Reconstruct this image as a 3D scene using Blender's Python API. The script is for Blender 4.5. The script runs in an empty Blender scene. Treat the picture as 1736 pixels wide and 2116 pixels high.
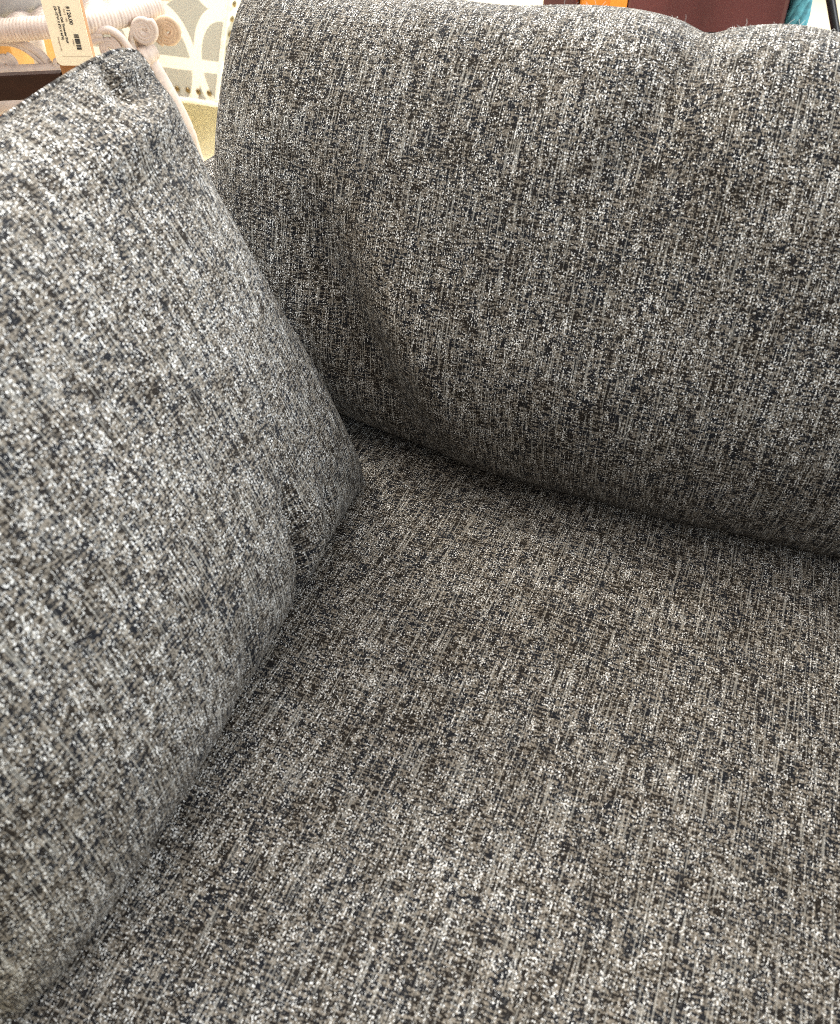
import bpy, bmesh, math, random
from mathutils import Vector, Matrix, noise
random.seed(7)
SC = bpy.context.scene
COL = SC.collection
R = math.radians

# ---------------------------------------------------------------- camera
SEAT = 0.47                     # height of the seat top
CAM = Vector((0, 0, 1.02))
YAW, PITCH = R(22.3), R(42.6)
cd = bpy.data.cameras.new('camera'); cam = bpy.data.objects.new('camera', cd); COL.objects.link(cam)
cam.location = CAM; cam.rotation_euler = (R(90) - PITCH, 0, YAW)
cd.sensor_fit = 'HORIZONTAL'; cd.sensor_width = 36; cd.lens = 36 * 1760 / 1736
cd.clip_start = 0.02; cd.clip_end = 100
cd.dof.use_dof = True; cd.dof.focus_distance = 0.90; cd.dof.aperture_fstop = 11.0
SC.camera = cam

# ---------------------------------------------------------------- world, lamps, exposure
w = bpy.data.worlds.new('World'); SC.world = w; w.use_nodes = True
w.node_tree.nodes['Background'].inputs[0].default_value = (1.0, 0.925, 0.84, 1)
w.node_tree.nodes['Background'].inputs[1].default_value = 0.46
def area(name, loc, target, sx, sy, power, col):
    l = bpy.data.lights.new(name, 'AREA'); l.shape = 'RECTANGLE'; l.size = sx; l.size_y = sy
    l.energy = power; l.color = col
    o = bpy.data.objects.new(name, l); COL.objects.link(o); o.location = loc
    o.rotation_euler = (Vector(target) - Vector(loc)).to_track_quat('-Z', 'Y').to_euler()
    return o
area('pillow_fill', (2.1, 0.75, 1.25), (-0.35, 0.35, 0.65), 1.2, 1.1, 58, (0.90, 0.96, 1.0))  # added low fill from the right for the pillow face, not a known window
area('back_window_lamp', (-1.2, 4.2, 2.8), (-1.3, 1.8, 0.2), 3.0, 1.6, 270, (1.0, 0.985, 0.94))
area('overhead_fill', (-1.0, 0.75, 2.7), (-0.1, 0.5, 0.5), 1.9, 1.9, 42, (1.0, 0.92, 0.82))  # added soft overhead fill for the cushions, no fixture known there
area('left_window_lamp', (-1.5, -0.5, 1.75), (-0.2, 0.65, 0.7), 0.9, 0.8, 17, (0.80, 0.91, 1.0))
area('right_window_lamp', (1.3, 2.6, 2.4), (0.0, 0.5, 0.5), 1.6, 1.2, 72, (0.93, 0.97, 1.0))
area('background_fill', (-2.2, 1.3, 2.8), (-1.4, 1.9, 0.0), 0.8, 0.8, 66, (1.0, 0.93, 0.80))  # added fill to brighten the floor and wicker table behind
SC.view_settings.view_transform = 'Standard'; SC.view_settings.look = 'None'
SC.view_settings.exposure = 0.15; SC.view_settings.gamma = 1; SC.view_settings.use_curve_mapping = False
SC.render.engine = 'CYCLES'
SC.cycles.use_denoising = False
SC.cycles.filter_width = 0.85
SC.cycles.max_bounces = 6

# ---------------------------------------------------------------- helpers
LAT = Vector((math.cos(YAW), math.sin(YAW), 0))       # room direction across the view
FWD = Vector((-math.sin(YAW), math.cos(YAW), 0))      # room direction away from the viewer
UP = Vector((0, 0, 1))
def ray(x, y):
    a, b, c = x - 868, 1058 - y, 1760
    return LAT * a + FWD * (c * math.cos(PITCH) + b * math.sin(PITCH)) + UP * (-c * math.sin(PITCH) + b * math.cos(PITCH))
def far(x, y, d):                                     # sight line out to horizontal distance d
    r = ray(x, y); return CAM + r * (d / r.dot(FWD))
def depth(x, y, Y):
    r = ray(x, y); return CAM + r * (Y / r.y)

def empty(name, loc, label, cat, group=None):
    o = bpy.data.objects.new(name, None); COL.objects.link(o); o.location = loc
    tag(o, label, cat, group); return o
def tag(o, label, cat, group=None):
    o['label'] = label; o['category'] = cat
    if group: o['group'] = group
def link(name, bm, m, parent=None, smooth=True):
    me = bpy.data.meshes.new(name)
    bmesh.ops.recalc_face_normals(bm, faces=bm.faces)
    bm.to_mesh(me); bm.free()
    if smooth:
        for p in me.polygons: p.use_smooth = True
    me.materials.append(m)
    o = bpy.data.objects.new(name, me); COL.objects.link(o)
    if parent:
        o.parent = parent
        root = parent; off = Vector((0, 0, 0))
        while root: off += root.location; root = root.parent
        o.location = -off
    return o
def add_box(bm, c, ax, ay, az, bev=0.003):            # centre and three half-axis vectors
    b = bmesh.new(); bmesh.ops.create_cube(b, size=2)
    M = Matrix((ax, ay, az)).transposed()
    for v in b.verts: v.co = Vector(c) + M @ v.co
    if bev: bmesh.ops.bevel(b, geom=list(b.edges), offset=bev, segments=2, affect='EDGES', profile=0.6)
    me = bpy.data.meshes.new('tmp'); b.to_mesh(me); b.free(); bm.from_mesh(me); bpy.data.meshes.remove(me)
def box(name, c, ax, ay, az, m, parent=None, bev=0.003):
    bm = bmesh.new(); add_box(bm, c, ax, ay, az, bev); return link(name, bm, m, parent, smooth=False)
def smooth_path(pts, n):
    pts = [Vector(p) for p in pts]; out = []
    P = [pts[0] * 2 - pts[1]] + pts + [pts[-1] * 2 - pts[-2]]
    seg = len(pts) - 1
    for i in range(n + 1):
        f = i / n * seg; k = min(int(f), seg - 1); t = f - k
        a, b, c, d = P[k:k + 4]
        out.append(0.5 * ((2 * b) + (c - a) * t + (2 * a - 5 * b + 4 * c - d) * t * t + (3 * b - a - 3 * c + d) * t ** 3))
    return out
def add_tube(bm, path, rad, ns=14, caps=True):
    rings = []; prev = None; acc = 0
    for i, p in enumerate(path):
        d = (path[min(i + 1, len(path) - 1)] - path[max(i - 1, 0)]).normalized()
        if prev is None:
            n = d.cross(UP if abs(d.z) < .9 else Vector((1, 0, 0))).normalized()
        else:
            n = (prev - d * prev.dot(d)).normalized()
        prev = n; b = d.cross(n)
        if i: acc += (p - path[i - 1]).length
        ring = []
        for k in range(ns):
            th = 2 * math.pi * k / ns
            r = rad(acc, th) if callable(rad) else rad
            ring.append(bm.verts.new(p + (n * math.cos(th) + b * math.sin(th)) * r))
        rings.append(ring)
    for a, b in zip(rings, rings[1:]):
        for k in range(ns): bm.faces.new((a[k], a[(k + 1) % ns], b[(k + 1) % ns], b[k]))
    if caps:
        bm.faces.new(rings[0][::-1]); bm.faces.new(rings[-1])
def tube(name, path, rad, m, parent=None, ns=14):
    bm = bmesh.new(); add_tube(bm, path, rad, ns); return link(name, bm, m, parent)

# ---------------------------------------------------------------- materials
def newmat(name):
    m = bpy.data.materials.new(name); m.use_nodes = True
    return m, m.node_tree.nodes, m.node_tree.links, m.node_tree.nodes['Principled BSDF']
def simple(name, col, rough=0.6, var=0.15, scale=40, stretch=(1, 1, 1), bump=0.1, dist=0.001, spec=0.4):
    m, N, L, B = newmat(name)
    tc = N.new('ShaderNodeTexCoord'); mp = N.new('ShaderNodeMapping'); mp.inputs['Scale'].default_value = stretch
    nz = N.new('ShaderNodeTexNoise'); nz.inputs['Scale'].default_value = scale; nz.inputs['Detail'].default_value = 6
    rp = N.new('ShaderNodeValToRGB'); e = rp.color_ramp.elements
    e[0].position = .3; e[1].position = .7
    e[0].color = (*[c * (1 - var) for c in col], 1); e[1].color = (*[min(1, c * (1 + var)) for c in col], 1)
    L.new(tc.outputs['Object'], mp.inputs[0]); L.new(mp.outputs[0], nz.inputs[0]); L.new(nz.outputs['Fac'], rp.inputs[0])
    L.new(rp.outputs[0], B.inputs['Base Color'])
    B.inputs['Roughness'].default_value = rough; B.inputs['Specular IOR Level'].default_value = spec
    if bump:
        bp = N.new('ShaderNodeBump'); bp.inputs['Strength'].default_value = bump; bp.inputs['Distance'].default_value = dist
        L.new(nz.outputs['Fac'], bp.inputs['Height']); L.new(bp.outputs[0], B.inputs['Normal'])
    return m

def chenille():
    m, N, L, B = newmat('chenille_fabric')
    uv = N.new('ShaderNodeUVMap'); uv.uv_map = 'weave'
    def nz(su, sv, detail, rough=.6, off=0.0, warp=None):
        mp = N.new('ShaderNodeMapping'); mp.inputs['Scale'].default_value = (su, sv, 1); mp.inputs['Location'].default_value = (off, off * .7, off)
        L.new(uv.outputs[0], mp.inputs[0])
        t = N.new('ShaderNodeTexNoise'); t.noise_dimensions = '2D'; t.inputs['Scale'].default_value = 1
        t.inputs['Detail'].default_value = detail; t.inputs['Roughness'].default_value = rough
        L.new(mp.outputs[0], t.inputs[0]); return t.outputs['Fac']
    def math_(op, a, b=None, c=None, clamp=False):
        n = N.new('ShaderNodeMath'); n.operation = op; n.use_clamp = clamp
        for i, v in enumerate((a, b, c)):
            if v is None: continue
            if isinstance(v, (int, float)): n.inputs[i].default_value = v
            else: L.new(v, n.inputs[i])
        return n.outputs[0]
    def step(x, lo, hi):
        n = N.new('ShaderNodeMapRange'); n.interpolation_type = 'SMOOTHSTEP'
        n.inputs[1].default_value = lo; n.inputs[2].default_value = hi; L.new(x, n.inputs[0]); return n.outputs[0]
    def mul(a, b): return math_('MULTIPLY', a, b)
    def add(a, b): return math_('ADD', a, b)
    def cen(a, k): return mul(math_('SUBTRACT', a, .5), k)
    fine = nz(800, 700, 1, .5, 3)          # single yarn loops
    fleck = nz(265, 425, 2, .6, 11)       # dark flecks, wider than tall
    slub = nz(600, 42, 2, .5, 23)          # long pale slubs along the length
    weft = nz(90, 470, 1, .5, 37)          # short dark cross threads
    cluster = nz(120, 95, 2, .6, 51)        # where the painted white glints crowd together
    sheen_patch = nz(13, 10, 2, .5, 71)          # broad sheen patches of the pile, painted into the colour
    spark = nz(830, 640, 1, .5, 83)  # white sparkle glints on the yarn, painted into the base colour
    hair = step(nz(720, 20, 1, .5, 121), .63, .71)   # single long pale threads
    tint = nz(45, 45, 2, .5, 97)
    base = add(add(.5, cen(fine, 1.7)), cen(slub, .5))
    dk = add(add(add(fleck, cen(weft, .85)), cen(slub, -.34)), add(cen(fine, -.40), cen(sheen_patch, -.10)))
    dark = step(dk, .425, .50)
    wt_ = add(add(spark, cen(cluster, .40)), add(cen(slub, .34), cen(sheen_patch, .12)))
    white = step(wt_, .63, .72)
    rp = N.new('ShaderNodeValToRGB'); cr = rp.color_ramp
    cr.elements[0].position = .1; cr.elements[0].color = (.036, .031, .025, 1)
    cr.elements[1].position = .9; cr.elements[1].color = (.31, .275, .23, 1)
    L.new(base, rp.inputs[0])
    def mix(f, a, b):
        n = N.new('ShaderNodeMix'); n.data_type = 'RGBA'; L.new(f, n.inputs['Factor'])
        for k, v in (('A', a), ('B', b)):
            if isinstance(v, tuple): n.inputs[k].default_value = v
            else: L.new(v, n.inputs[k])
        return n.outputs['Result']
    c1 = mix(step(tint, .35, .65), (.006, .008, .013, 1), (.013, .010, .008, 1))
    c2 = mix(mul(dark, .95), rp.outputs[0], c1)
    c3 = mix(white, mix(mul(hair, .45), c2, (.52, .505, .46, 1)), (.92, .92, .90, 1))
    L.new(c3, B.inputs['Base Color'])
    s = add(add(mul(base, .5), mul(dark, -.45)), mul(white, .6))
    rr = N.new('ShaderNodeMapRange'); rr.inputs[1].default_value = 0; rr.inputs[2].default_value = 1
    rr.inputs[3].default_value = .72; rr.inputs[4].default_value = .34
    L.new(white, rr.inputs[0]); L.new(rr.outputs[0], B.inputs['Roughness'])
    sp = N.new('ShaderNodeMapRange'); sp.inputs[3].default_value = .06; sp.inputs[4].default_value = .5; L.new(white, sp.inputs[0]); L.new(sp.outputs[0], B.inputs['Specular IOR Level'])
    B.inputs['Sheen Weight'].default_value = .035; B.inputs['Sheen Roughness'].default_value = .4
    bp = N.new('ShaderNodeBump'); bp.inputs['Strength'].default_value = .75; bp.inputs['Distance'].default_value = .0011
    L.new(s, bp.inputs['Height']); L.new(bp.outputs[0], B.inputs['Normal'])
    return m
FAB = chenille()

# ---------------------------------------------------------------- floor
FLOOR = simple('honey_floor', (.95, .86, .60), .55, .05, 3, (1, 1, 1), 0, spec=.4)
bm = bmesh.new(); bmesh.ops.create_grid(bm, x_segments=4, y_segments=4, size=7)
o = link('floor', bm, FLOOR); o.location = (0, 4, 0); o['kind'] = 'structure'

# ---------------------------------------------------------------- sofa
sofa = empty('sofa', (-0.12, 0.5, 0), 'grey speckled chenille sofa with plump back cushion and wide seat', 'sofa')
def bulge(d, r): return math.exp(-(d / r) ** 2)
def panel_mesh(bm, uvl, pos, nu, nv, W, H, uo, vo, mirror=False):
    """grid over s,t in [-1,1], denser at the borders; uv = arc length in metres"""
    S = [math.sin(math.pi / 2 * (-1 + 2 * i / nu)) * .45 + (-1 + 2 * i / nu) * .55 for i in range(nu + 1)]
    T = [math.sin(math.pi / 2 * (-1 + 2 * j / nv)) * .45 + (-1 + 2 * j / nv) * .55 for j in range(nv + 1)]
    P = [[pos(s, t) for t in T] for s in S]
    V = [[bm.verts.new(p) for p in row] for row in P]
    jm, im = nv // 2, nu // 2
    ua = [0.0]; va = [0.0]
    for i in range(nu): ua.append(ua[-1] + (P[i + 1][jm] - P[i][jm]).length)
    for j in range(nv): va.append(va[-1] + (P[im][j + 1] - P[im][j]).length)
    for i in range(nu):
        for j in range(nv):
            q = ((i, j), (i + 1, j), (i + 1, j + 1), (i, j + 1))
            if mirror: q = q[::-1]
            f = bm.faces.new([V[a][b] for a, b in q])
            for lp, (a, b) in zip(f.loops, q): lp[uvl].uv = (ua[a] + uo, va[b] + vo)
def body(name, front, back, nu, nv, W, H, m, parent=None, off=(0, 0)):
    bm = bmesh.new(); uvl = bm.loops.layers.uv.new('weave')
    panel_mesh(bm, uvl, front, nu, nv, W, H, *off)
    panel_mesh(bm, uvl, back, max(nu // 3, 8), max(nv // 3, 8), W, H, off[0] + 2, off[1] + 2, True)
    return link(name, bm, m, parent)
def sq(s, n): return max(0.0, 1 - abs(s) ** n) ** (1 / n)

# seat cushion: a broad box cushion, gently crowned and lightly rumpled
def seat_pos(top):
    W, D, T = .78, .74, .17
    def f(s, t):
        x = s * W / 2 * (1 - .015 * t * t); y = t * D / 2 * (1 - .015 * s * s)
        h = sq(s, 7) * sq(t, 7)
        z = T / 2 * h * (1 if top else -1)
        if top:
            z += .012 * (1 - s * s) * (1 - t * t)
            z += h * .007 * noise.noise(Vector((x * 6, y * 5, 3.1))) + h * .004 * noise.noise(Vector((x * 16 + y * 6, y * 9, 1.1))) + h * .0012 * noise.noise(Vector((x * 30, y * 22, 8)))
        return Vector((-.12 + x, .40 + y, SEAT - T / 2 - .006 + z))
    return f
body('seat_cushion', seat_pos(True), seat_pos(False), 220, 200, .78, .74, FAB, sofa, (0, 0))

# back cushion, reclined, with a dip in its crown and folds at the lower corner
RC = R(15)
BU = Vector((0, math.sin(RC), math.cos(RC))); BN = Vector((0, -math.cos(RC), math.sin(RC)))
BW, BH, BT = .79, .42, .23
BC = Vector((-.122, .740, SEAT + .175))
def seg_d(px, py, ax, ay, bx, by):
    dx, dy = bx - ax, by - ay
    k = max(0, min(1, ((px - ax) * dx + (py - ay) * dy) / (dx * dx + dy * dy)))
    return math.hypot(px - ax - k * dx, py - ay - k * dy)
def fold(a, b, ax, ay, bx, by, r):                     # a crease that fades at both ends
    dx, dy = bx - ax, by - ay; L = dx * dx + dy * dy
    k = max(0, min(1, ((a - ax) * dx + (b - ay) * dy) / L))
    return math.sin(math.pi * (.08 + .84 * k)) * bulge(math.hypot(a - ax - k * dx, b - ay - k * dy), r)
def back_pos(front):
    def f(s, t):
        a = s * BW / 2 * (1 - .05 * t * t) ; b = t * BH / 2 * (1 - .04 * s * s)
        h = sq(s, 3.2) * sq(t, 2.6)
        c = BT / 2 * h
        edge = h
        if front:
            c += .012 * (1 - s * s) * (1 - t * t) + .014 * edge * bulge(b + .10, .09) * bulge(a - .03, .2)
            # pulled-in crease running down the left third
            c -= .027 * edge * fold(a, b, -.265, .05, -.12, -.20, .033)
            c += .015 * edge * fold(a, b, -.195, .05, -.065, -.185, .033)
            c -= .012 * edge * fold(a, b, -.34, .00, -.26, -.19, .026)
            # soft tucks under the dip in the crown
            c -= .009 * edge * fold(a, b, .046, .205, .015, .09, .016)
            c += .006 * edge * fold(a, b, .005, .20, -.04, .09, .026)
            c += .005 * edge * fold(a, b, .09, .20, .10, .09, .026)
            c += edge * (.006 * noise.noise(Vector((a * 6, b * 5, 1.7))) + .0012 * noise.noise(Vector((a * 28, b * 20, 4))))
        # dip in the top edge
        if t > .3: b -= .008 * (t - .3) / .7 * (.65 * bulge(a - .047, .016) + .35 * bulge(a - .045, .04)) - .004 * (t - .3) / .7 * bulge(a - .115, .045) - .006 * (t - .3) / .7 * bulge(a + .03, .05)
        # lower left corner lifted and drawn back
        k_ = max(0, min(1, (-a - .02) / .26))
        if t < 0: b += .022 * t * t * (3 * k_ * k_ - 2 * k_ ** 3)
        b += .002 * noise.noise(Vector((a * 14, t * 2, 6)))
        p = BC + Vector((1, 0, 0)) * a + BU * b + BN * (c if front else -c)
        return p
    return f
body('back_cushion', back_pos(True), back_pos(False), 260, 200, BW, BH, FAB, sofa, (5.0, 5.0))

bm = bmesh.new(); rf = random.Random(5)
bp_ = back_pos(True)
for i in range(520):
    s_ = rf.uniform(-.97, .97); t_ = rf.choice((rf.uniform(.86, 1.0), rf.uniform(.93, 1.0)))
    p = bp_(s_, t_); d = Vector((rf.uniform(-.8, .8), rf.uniform(-.6, .3), rf.uniform(.3, 1))).normalized(); e = Vector((rf.uniform(-1, 1), rf.uniform(-1, 1), rf.uniform(-1, .4)))
    l = rf.uniform(.002, .007)
    add_tube(bm, [p - d * .001, p + d * l * .6, p + d * l + e * l * .4], .00011, 3, False)
fz = link('loose_fibres', bm, simple('pale_fibre', (.75, .74, .70), .9, 0, 1, bump=0), sofa); fz['kind'] = 'stuff'
# frame: arms, back and base in the same cloth
def cloth_box(name, c, hx, hy, hz, bev, seg=6):
    bm = bmesh.new(); bmesh.ops.create_cube(bm, size=2)
    for v in bm.verts: v.co = Vector((c[0] + v.co.x * hx, c[1] + v.co.y * hy, c[2] + v.co.z * hz))
    bmesh.ops.bevel(bm, geom=list(bm.edges), offset=bev, segments=seg, affect='EDGES', profile=.5)
    uvl = bm.loops.layers.uv.new('weave')
    for f in bm.faces:
        n = f.normal; f.normal_update(); n = f.normal
        for lp in f.loops:
            p = lp.vert.co
            lp[uvl].uv = (p.x, p.y) if abs(n.z) > .6 else ((p.x, p.z) if abs(n.y) > abs(n.x) else (p.y, p.z))
    return link(name, bm, FAB, sofa)
cloth_box('arm', (-.555, .44, .40), .042, .43, .275, .035)
cloth_box('arm', (.345, .44, .40), .060, .43, .275, .035)
cloth_box('back_frame', (-.105, .955, .415), .385, .06, .30, .035)
cloth_box('base', (-.105, .42, .20), .385, .40, .09, .02)
LEGM = simple('dark_leg_wood', (.05, .03, .02), .4)
for x in (-.54, .33):
    for y in (.06, .82):
        bm = bmesh.new(); add_tube(bm, [Vector((x, y, z)) for z in (0, .06, .125)], lambda a, th: .018 + a * .06, 12); link('leg', bm, LEGM, sofa)

# ---------------------------------------------------------------- throw pillow leaning on the arm
PL = R(21)
PU = Vector((-math.sin(PL), 0, math.cos(PL))); PN = Vector((math.cos(PL), 0, math.sin(PL)))
PW, PH, PT = .534, .442, .17
PA = Vector((-.075, .9972, 0))
PC = Vector((-.376, .315, SEAT + .186))
def pil_outline(s, t):
    a = s * PW / 2 * (1 - .085 * (1 - t * t)); b = t * PH / 2 * (1 - (.125 if t > 0 else .03) * (1 - s * s))
    k = 1 - (.105 if t > 0 else .065) * (s * s * t * t) ** 2.6
    return a * k, b * k
def pil_edge(s, t):                                    # the seam runs forward of the middle along the top and rear edges
    return .010 * max(0, t) ** 3 + .010 * max(0, s) ** 4 + .022 * max(0, s) ** 5 * max(0, min(1, .6 - t * 1.4))
def pil_pos(front):
    def f(s, t):
        a, b = pil_outline(s, t)
        h = (max(0, 1 - abs(s) ** 2.6) ** .55) * (max(0, 1 - abs(t) ** (2.4 if t > 0 else 3.4)) ** .55)
        c = PT / 2 * h
        if front:
            c += h * (.006 * noise.noise(Vector((a * 7, b * 7, 2.2))) + .0012 * noise.noise(Vector((a * 30, b * 26, 5))))
            m = min(1, h * 2.5)
            c -= .022 * m * fold(a, b, .212, .222, .180, .172, .007)
            c -= .016 * m * fold(a, b, .175, .176, .255, .182, .010)
            c += .012 * m * fold(a, b, .10, .155, .235, .165, .016)
            c -= .015 * m * fold(a, b, .085, -.21, .098, -.09, .0085)
            c += .008 * m * fold(a, b, .115, -.20, .125, -.11, .014)
            c -= .009 * m * fold(a, b, .15, -.20, .16, -.13, .010)
            c -= .008 * m * fold(a, b, -.02, -.20, .0, -.13, .012)
        else:
            e = max(abs(s), abs(t)); k = 1 + .55 * (1 - e) * e ** 5
            a *= k if t > -.5 else 1 + (k - 1) * 0.6; b *= k if t > -.5 else 1
            if s > 0: a *= 1 + .45 * (1 - e) * e ** 5 * max(0, min(1, .7 - t * 1.4)) * min(1, s * 1.3)
        a -= .006 * (t + 1) / 2
        return PC + PA * a + PU * b + PN * ((c if front else -c) + pil_edge(s, t))
    return f
pil = empty('throw_pillow', (-.40, .305, SEAT), 'square grey speckled throw pillow leaning against the left sofa arm', 'pillow')
body('cover', pil_pos(True), pil_pos(False), 220, 200, PW, PH, FAB, pil, (9.0, 9.0))
bm = bmesh.new(); ring = []
for k in range(400):
    q = k / 100; i = int(q); f = -1 + 2 * (q - i)
    s, t = ((f, -1), (1, f), (-f, 1), (-1, -f))[i]
    a, b = pil_outline(s, t); ring.append(PC + PA * (a - .006 * (t + 1) / 2) + PU * b + PN * pil_edge(s, t))
add_tube(bm, ring + [ring[0]], .0026, 8, False)
uvl = bm.loops.layers.uv.new('weave')
for f in bm.faces:
    for lp in f.loops: lp[uvl].uv = (lp.vert.co.y, lp.vert.co.z)
link('seam', bm, FAB, pil)
# rolled cord along the lower rear edge, standing just behind the seam
bm = bmesh.new(); pth = []
for k in range(41):
    t = -.93 + .62 * k / 40
    a, b = pil_outline(1, t)
    q = math.sin(math.pi * k / 40) ** .6
    pth.append(PC + PA * (a + .0125 * q - .006 * (t + 1) / 2) + PU * b + PN * (pil_edge(1, t) - .009))
add_tube(bm, pth, lambda ac_, th: .0062 * (.35 + .65 * math.sin(math.pi * min(1, max(0, ac_ / .135))) ** .5), 12)
uvl = bm.loops.layers.uv.new('weave')
for f in bm.faces:
    for lp in f.loops: lp[uvl].uv = (lp.vert.co.y + lp.vert.co.x, lp.vert.co.z)
link('piping', bm, FAB, pil)

# ---------------------------------------------------------------- oak shelf with price tag
WOOD = simple('reddish_brown_wood', (.30, .115, .03), .35, .3, 9, (1, 1, .12), .05, spec=.5)
DARK = simple('dark_brown_wood', (.028, .009, .004), .5, .3, 9, (1, 6, 6), .05, spec=.2)
SD = 1.20                                             # how far away the front of the shelf stands
pc = far(139, 60, SD)
sh = empty('oak_shelf', (pc.x, pc.y, 0), 'narrow reddish oak shelf with square post, hung with a price tag', 'shelf')
fx = pc.copy()
SA = R(9); SX = LAT * math.cos(SA) + FWD * math.sin(SA); SY = FWD * math.cos(SA) - LAT * math.sin(SA)
def shelf_pt(l, d, z): q = Vector((fx.x, fx.y, 0)) + SX * l + SY * d; q.z = z; return q
for l, d in ((0, 0), (-.56, 0), (-.036, .17), (-.52, .17)):
    if 1:
        box('post', shelf_pt(l, d + .016, .56), SX * (.0215 if d == 0 else .014), SY * .014, UP * .56, WOOD, sh, .003)
zb = far(60, 152, SD).z; zl = far(30, 232, SD).z
box('guard_rail', shelf_pt(-.28, .010, (far(60, 150, SD).z + far(60, 202, SD).z) / 2), SX * .2575, SY * .008, UP * ((far(60, 150, SD).z - far(60, 202, SD).z) / 2), DARK, sh, .002)
for z in (far(30, 324, SD).z - .012, .22, 1.08):
    box('shelf_board', shelf_pt(-.28, .105, z), SX * .2575, SY * .10, UP * .012, WOOD, sh, .003)

# ---------------------------------------------------------------- price tag
CARD = simple('cream_card', (.86, .70, .50), .7, .02, 30, bump=0)
INK = simple('black_ink', (.02, .018, .02), .6, 0, 10, bump=0)
PALEINK = simple('faded_ink', (.36, .28, .21), .6, 0, 10, bump=0)
TD = SD - .012
A0 = far(120, 135, TD)                                # lower left corner
u1 = far(196, 135, TD) - A0
tw = u1.length; tl = .118
tagroot = empty('price_tag', A0, 'cream hanging price tag reading $126.00 with barcode, on the oak post', 'tag')
def tp(a, b, d=0): return A0 + LAT * a + UP * b - FWD * d      # a across, b up, d towards the room
bm = bmesh.new(); rr = .007
pts = []
for (cx, cy, st) in ((tw - rr, rr, 270), (tw - rr, tl - rr, 0), (rr, tl - rr, 90), (rr, rr, 180)):
    for k in range(7):
        th = R(st + 15 * k); pts.append((cx + rr * math.cos(th), cy + rr * math.sin(th)))
fr = [bm.verts.new(tp(a, b, 0.0008)) for a, b in pts]; bk = [bm.verts.new(tp(a, b, 0)) for a, b in pts]
bm.faces.new(fr); bm.faces.new(bk[::-1])
for i in range(len(pts)): bm.faces.new((fr[i], bk[i], bk[(i + 1) % len(pts)], fr[(i + 1) % len(pts)]))
link('card', bm, CARD, tagroot, False)
def text(name, s, size, a, b, m, bold=0.0, shear=0.0, sx=1.0):
    cu = bpy.data.curves.new(name, 'FONT'); cu.body = s; cu.size = size; cu.offset = bold; cu.shear = shear; cu.extrude = .00012
    t = bpy.data.objects.new(name, cu); COL.objects.link(t)
    dg = bpy.context.evaluated_depsgraph_get(); dg.update()
    me = bpy.data.meshes.new_from_object(t.evaluated_get(dg)); bpy.data.objects.remove(t); bpy.data.curves.remove(cu)
    for v in me.vertices:
        x, y, z = v.co; x *= sx
        v.co = tp(a + y, b - x, .0011 + z)            # lines run down the card, letter tops to the right
    bm = bmesh.new(); bm.from_mesh(me); bpy.data.meshes.remove(me)
    return link(name, bm, m, tagroot, False)
k = tw / 80.0                                          # one screen-ish unit of the card
text('price_text', '$126.00', .0062, tw * .605, .0668, INK, .00009)
text('description_text', 'Antique Oak Three-tier Shelf', .0040, tw * .40, .0668, INK, .00006, sx=.86)
text('size_text', '(23-1/2"W X 8"D X 44"H)', .0040, tw * .295, .0668, INK, .00006, sx=.86)
text('small_text', 'Consignor 100', .0026, tw * .19, .033, PALEINK)
text('code_text', '413890-3', .0019, tw * .565, .0305, PALEINK)
text('faded_text', 'Dec 5   1992', .0028, tw * .52, .064, PALEINK)
bm = bmesh.new(); yb = .0358
rb = random.Random(3)
for wd, gp in ((.0013, .0008), (.0013, .0008), (.0007, .0005), (.0007, .0018), (.0024, .0006), (.0011, .0006), (.0022, .0007), (.0007, .0006), (.0007, .0017), (.0013, .0008), (.0009, .0016), (.0026, .0006), (.0008, .0005)):
    wd *= .62; gp *= .62
    add_box(bm, tp(tw * .70, yb - wd / 2, .0012), LAT * (tw * .062), UP * (wd / 2), FWD * .0002, 0); yb -= wd + gp
link('barcode', bm, INK, tagroot, False)
bm = bmesh.new(); add_box(bm, tp(tw * .57, .0108, .0010), LAT * (tw * .38), UP * .00010, FWD * .0001, 0); link('printed_line', bm, PALEINK, tagroot, False)

# ---------------------------------------------------------------- white wicker table
WICK = simple('white_wicker', (.54, .46, .405), .55, .14, 60, bump=.2)
TAN = simple('tan_cane', (.52, .38, .26), .55, .15, 60, bump=.2)
WD = 1.52
wt = empty('wicker_table', Vector((far(150, 60, WD).x, far(150, 60, WD).y, 0)), 'white wicker table with wrapped rim, scroll apron and splayed leg', 'table')
def wrapped(r, pitch=.0055, amp=.09):
    def f(a, th):
        i = int(a / pitch); j = (a / pitch) % 1
        return r * (1 + .05 * noise.noise(Vector((i * 3.7, 1, 2)))) * (1 - amp * (abs(2 * j - 1)) ** 3)
    return f
def dense(pts, step=.0011):
    n = int(sum((Vector(b) - Vector(a)).length for a, b in zip(pts, pts[1:])) / step); return smooth_path(pts, n)
rim = [far(-140, 72, WD + .03), far(-40, 66, WD), far(60, 59, WD - .01), far(160, 50, WD), far(250, 34, WD + .04), far(328, 13, WD + .09)]
rimd = dense(rim)
tube('rim', rimd, wrapped(.0170), WICK, wt, 18)
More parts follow.
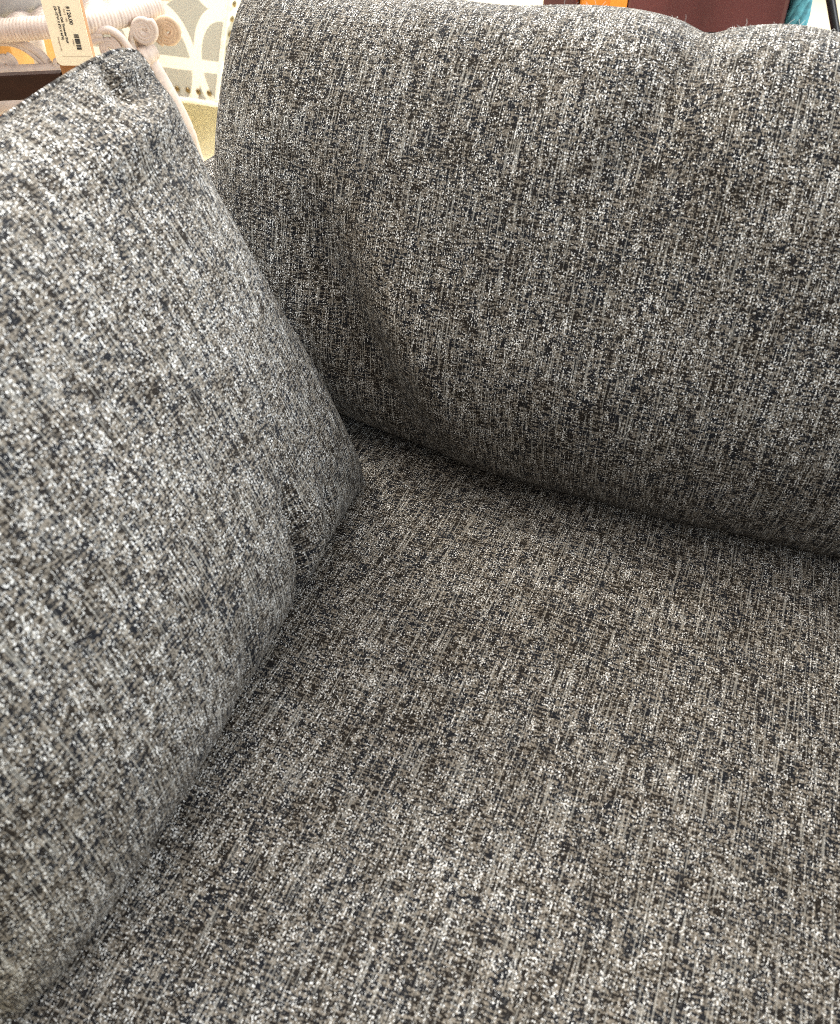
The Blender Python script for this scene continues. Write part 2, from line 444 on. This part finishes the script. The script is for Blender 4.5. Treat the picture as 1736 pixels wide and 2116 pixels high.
# woven top: ribs running back from the rim
bm = bmesh.new()
for r_ in range(14):
    pth = []
    for i in range(0, len(rimd), 6):
        p = rimd[i] + FWD * (.012 + .022 * r_) + LAT * (.006 * r_) + UP * (.008 + .004 * math.sin(i * .16 + r_ * 2.1))
        pth.append(p)
    add_tube(bm, pth, lambda a, th: .0075, 6)
link('woven_top', bm, WICK, wt)
def spiral(c, r0, r1, turns, a0, ex, ez, n=90, sgn=1):
    out = []
    for i in range(n + 1):
        f = i / n; th = a0 + sgn * 2 * math.pi * turns * f; r = r0 + (r1 - r0) * f
        out.append(c + ex * (r * math.cos(th)) + ez * (r * math.sin(th)))
    return out
def scroll(c, r0, turns, a0, tail, m, rad=.0055, sgn=1):
    sp = spiral(c, .004, r0, turns, a0, LAT, UP, 110, sgn)
    if tail: sp = sp[:-1] + smooth_path([sp[-1]] + tail, 30)
    return tube('scroll', sp, rad, m, wt, 10)
AD = WD + .005
# apron: arches, spirals and the flat lower rail
def arch(pts, rad=.0065, m=WICK, d=AD): return tube('arch', smooth_path([far(x, y, d) for x, y in pts], 50), rad, m, wt, 10)
arch([(-30, 86), (0, 82), (30, 84), (60, 96), (85, 113), (103, 134)])
arch([(-30, 92), (0, 88), (26, 90), (52, 101), (76, 119), (96, 136)], .005)
arch([(145, 132), (132, 112), (132, 92), (146, 80), (176, 73), (212, 72)])
arch([(158, 134), (163, 110), (176, 94), (196, 84), (215, 81)], .006)
arch([(186, 78), (204, 64), (225, 62), (243, 72), (258, 88), (272, 108), (280, 116)])
scroll(far(14, 134, AD), .0165, 3.2, 0, None, WICK, .0042)
scroll(far(228, 100, AD), .0165, 3.2, 0, None, WICK, .0042)
scroll(far(120, 130, AD - .01), .006, 2.0, 0, None, WICK, .003)
bm = bmesh.new(); pth = [far(-120, 150, WD), far(40, 145, WD), far(190, 137, WD)]
add_tube(bm, dense(pth, .004), .0085, 10); link('lower_rail', bm, WICK, wt)
# leg with its two volutes and wrapped joint
legp = [far(297, 40, WD + .06), far(296, 80, WD + .05), far(304, 118, WD + .05), far(345, 190, WD + .05), far(385, 270, WD + .06), far(409, 345, WD + .08)]
tail = legp[-1] + (legp[-1] - legp[-2]) * 1.0; g = legp[-1] + (legp[-1] - legp[-2]).normalized() * 0
dirn = (legp[-1] - legp[-2]); foot = legp[-1] + dirn * ((legp[-1].z) / -dirn.z)
ld = dense(legp + [foot], .0025)
def legr(a, th):
    q = (a / .075) % 1; return .0145 * (1 - .06 * bulge(q - .5, .03))
tube('leg', ld, legr, WICK, wt, 16)
tube('joint_wrap', dense([far(278, 128, WD + .035), far(298, 116, WD + .035), far(314, 103, WD + .05)], .0011), wrapped(.0165), WICK, wt, 16)
sc = far(297, 62, WD + .03)
scroll(sc, .020, 3.0, R(40), [far(287, 48, WD + .03), far(275, 62, WD + .03), far(271, 85, WD + .03), (far(279, 104, WD + .03))], WICK, .0046)
scroll(far(346, 65, WD + .05), .0215, 3.6, R(20), [far(340, 46, WD + .05), far(326, 47, WD + .05), far(312, 54, WD + .05)], TAN, .0048)
# rear and far legs, stretcher
for a, b in ((72, 70), (-120, 80)):
    p0 = far(a, b, WD + .30); p1 = Vector((p0.x - .08, p0.y + .05, 0)); tube('leg', smooth_path([p0, (p0 + p1) / 2, p1], 20), .0135, WICK, wt, 12)
st = [far(-120, 222, WD + .01), far(20, 217, WD + .01), far(110, 214, WD + .01), far(180, 216, WD + .03), far(250, 235, WD + .1)]
tube('stretcher', dense(st, .004), lambda a, th: .021 * (1 + .04 * bulge(((a + .02) % .14) - .07, .006)), WICK, wt, 14)

# white planter standing on the wicker table
POT = simple('white_glaze', (.40, .39, .38), .25, .04, 5, bump=0)
pcen = far(28, 34, WD + .13)
pt = empty('planter', pcen, 'large pale glazed pot standing on the white wicker table', 'pot')
bm = bmesh.new(); prof = [(0, 0), (.065, 0), (.085, .010), (.105, .04), (.118, .09), (.118, .15), (.105, .19), (.10, .19), (.11, .15), (.10, .06), (0, .05)]
rings = []
for r, z in prof:
    rings.append([bm.verts.new(pcen + Vector((max(r, .0005) * math.cos(2 * math.pi * i / 40), max(r, .0005) * math.sin(2 * math.pi * i / 40), z))) for i in range(40)])
for a, b in zip(rings, rings[1:]):
    for i in range(40): bm.faces.new((a[i], a[(i + 1) % 40], b[(i + 1) % 40], b[i]))
link('body', bm, POT, pt)

# honey-coloured chest seen through the apron
HONEY = simple('honey_wood', (.42, .20, .045), .45, .35, 7, (1, 1, .2), .05)
cc = far(-150, 96, 2.05)
hc = empty('wooden_chest', Vector((cc.x, cc.y, 0)), 'honey oak chest behind the scroll apron of the wicker table', 'chest')
q = Vector((cc.x, cc.y, cc.z / 2 + .03)) - LAT * .12 + FWD * .15
box('body', q, LAT * .30, FWD * .15, UP * (cc.z / 2), HONEY, hc, .006)
box('lid', Vector((q.x, q.y, cc.z + .045)), LAT * .315, FWD * .165, UP * .012, HONEY, hc, .005)

# ---------------------------------------------------------------- patterned armchair with nail trim
def lattice():
    m, N, L, B = newmat('ogee_lattice_cloth')
    uv = N.new('ShaderNodeUVMap'); uv.uv_map = 'weave'
    sep = N.new('ShaderNodeSeparateXYZ'); L.new(uv.outputs[0], sep.inputs[0])
    def M(op, a, b=None, c=None):
        n = N.new('ShaderNodeMath'); n.operation = op
        for i, v in enumerate((a, b, c)):
            if v is None: continue
            if isinstance(v, (int, float)): n.inputs[i].default_value = v
            else: L.new(v, n.inputs[i])
        return n.outputs[0]
    def rings(ou, ov, pu, pv):
        fu = M('SUBTRACT', M('FRACT', M('ADD', M('DIVIDE', sep.outputs[0], pu), ou)), .5)
        fv = M('SUBTRACT', M('FRACT', M('ADD', M('DIVIDE', sep.outputs[1], pv), ov)), .5)
        d = M('SQRT', M('ADD', M('POWER', M('MULTIPLY', fu, 2.0), 2.0), M('POWER', M('MULTIPLY', fv, 2.0), 2.0)))
        return M('LESS_THAN', M('ABSOLUTE', M('SUBTRACT', d, .93)), .12), fu, fv
    a, fu, fv = rings(.25, .18, .205, .30)
    hb = M('LESS_THAN', M('ABSOLUTE', fv), .055)
    mask = M('MAXIMUM', a, hb)
    mx = N.new('ShaderNodeMix'); mx.data_type = 'RGBA'
    mx.inputs['A'].default_value = (.38, .39, .37, 1); mx.inputs['B'].default_value = (.87, .85, .77, 1)
    L.new(mask, mx.inputs['Factor']); L.new(mx.outputs['Result'], B.inputs['Base Color'])
    B.inputs['Roughness'].default_value = .85
    return m
LAT_M = lattice()
WELT = simple('white_welt', (.85, .80, .72), .7)
BRASS, N_, L_, B_ = newmat('antique_brass'); B_.inputs['Base Color'].default_value = (.22, .17, .09, 1); B_.inputs['Metallic'].default_value = .9; B_.inputs['Roughness'].default_value = .35
CY = 2.25
k0 = depth(449, 212, CY)                              # lower front corner
ac = empty('patterned_armchair', Vector((k0.x - .4, k0.y + .4, 0)), 'cream armchair with grey lattice print, white welt and brass nail trim', 'armchair')
topz = .78
wdt = .75
bm = bmesh.new(); uvl = bm.loops.layers.uv.new('weave')
edge_top = depth(482, 0, CY)
n = 24; front = []; side = []
lean = (edge_top.x - k0.x) / (edge_top.z - k0.z)
def chair_edge(z): return k0.x + .012 * math.sin((z - k0.z) * 6) * -1 + lean * (z - k0.z)
for i in range(n + 1):
    z = k0.z + (topz - k0.z) * i / n
    e = chair_edge(z)
    front.append([bm.verts.new((e - wdt * j / 12, CY, z)) for j in range(13)])
    side.append([front[-1][0]] + [bm.verts.new((e, CY + .70 * j / 8, z)) for j in range(1, 9)])
def quad(vs, fn):
    f = bm.faces.new(vs)
    for lp in f.loops: lp[uvl].uv = fn(lp.vert.co)
for i in range(n):
    for j in range(12): quad((front[i][j], front[i][j + 1], front[i + 1][j + 1], front[i + 1][j]), lambda c: (c.x - k0.x, c.z - k0.z))
    for j in range(8): quad((side[i][j], side[i][j + 1], side[i + 1][j + 1], side[i + 1][j]), lambda c: (c.y, c.z - k0.z))
bl = [bm.verts.new((front[0][12].co.x, CY + .7, k0.z)), bm.verts.new((front[n][12].co.x, CY + .7, topz))]
quad((front[n][0], front[n][12], bl[1], side[n][8]), lambda c: (c.x, c.y)); quad((front[0][0], front[0][12], bl[0], side[0][8]), lambda c: (c.x, c.y))
link('upholstery', bm, LAT_M, ac, False)
tube('welt', dense([Vector((chair_edge(k0.z + (topz - k0.z) * i / 20), CY - .002, k0.z + (topz - k0.z) * i / 20)) for i in range(21)], .01), .0065, WELT, ac, 8)
tube('welt', [Vector((k0.x + .01 - wdt * j / 12, CY - .004, k0.z - .004)) for j in range(13)], .008, WELT, ac, 8)
def nail(p, nrm):
    b = bmesh.new(); bmesh.ops.create_uvsphere(b, u_segments=12, v_segments=8, radius=.0085)
    for v in b.verts: v.co = Vector(p) + v.co - nrm * (v.co.dot(nrm) * .5)
    link('nail', b, BRASS, ac)
for i in range(1, 17): nail((k0.x - .005 - .037 * i + .02, CY - .002, k0.z + .024), Vector((0, -1, 0)))
for i in range(14):
    z = k0.z + .03 + .038 * i; nail((chair_edge(z) + .002, CY + .028, z), Vector((1, 0, 0)))
for dx in (.22, .60):
    for dy in (.05, .62): tube('leg', [Vector((k0.x - dx, CY + dy, z)) for z in (0, .1, k0.z)], .02, LEGM, ac, 10)

# ---------------------------------------------------------------- behind the sofa: painted cabinet, teal yarn, thin stand
MAROON = simple('maroon_paint', (.105, .032, .032), .28, .45, 6, (1, 1, .3), .03, spec=.5)
ORANGE = simple('orange_paint', (.80, .26, .03), .5, .12, 9, (1, 1, .3), .03)
GY = 1.75
xa, xb, xc, xd = depth(1120, 0, GY).x, depth(1193, 0, GY).x, depth(1298, 0, GY).x, depth(1632, 0, GY).x
pcab = empty('painted_cabinet', Vector(((xa + xd) / 2, GY + .2, 0)), 'dark maroon painted cabinet with one orange panel behind the sofa', 'cabinet')
X, Yv = Vector((1, 0, 0)), Vector((0, 1, 0))
box('body', ((xc + xd) / 2, GY + .20, .50), X * ((xd - xc) / 2), Yv * .20, UP * .50, MAROON, pcab, .006)
box('stile', ((xa + xb) / 2, GY + .20, .50), X * ((xb - xa) / 2 - .001), Yv * .20, UP * .50, MAROON, pcab, .006)
box('orange_panel', ((xb + xc) / 2, GY + .215, .50), X * ((xc - xb) / 2 - .001), Yv * .20, UP * .49, ORANGE, pcab, .004)
box('batten', (xb + (xc - xb) * .82, GY + .008, .50), X * ((xc - xb) * .18 - .001), Yv * .007, UP * .49, ORANGE, pcab, .002)
TEAL = simple('teal_yarn', (.06, .22, .28), .8, .5, 90, bump=.5, dist=.002)
bm = bmesh.new()
tx = depth(1640, 20, GY)
for i in range(7):
    ph = i * 2 * math.pi / 7
    pth = [Vector((tx.x + .008 + .011 * math.cos(ph + z * 22) + .004 * noise.noise(Vector((z * 9, i, 0))), GY + .03 + .011 * math.sin(ph + z * 22), z)) for z in [.12 + .012 * j for j in range(70)]]
    add_tube(bm, pth, lambda a, th: .0085 * (1 + .35 * noise.noise(Vector((a * 90, th, i)))), 8)
tz = link('yarn_garland', bm, TEAL); tag(tz, 'teal twisted yarn garland hanging beside the maroon cabinet', 'garland')
BLK = simple('black_metal', (.012, .013, .016), .35, bump=0)
p0, p1 = depth(1715, -10, 2.0), depth(1731, 85, 2.0)
dv = (p0 - p1); a_ = p1 - dv * (p1.z / dv.z); b_ = p0 + dv * 1.5
tl_ = tube('floor_stand', [a_, p1, p0, b_], .0085, BLK, None, 10); tag(tl_, 'thin dark metal rod slanting up behind the right end of sofa', 'stand')
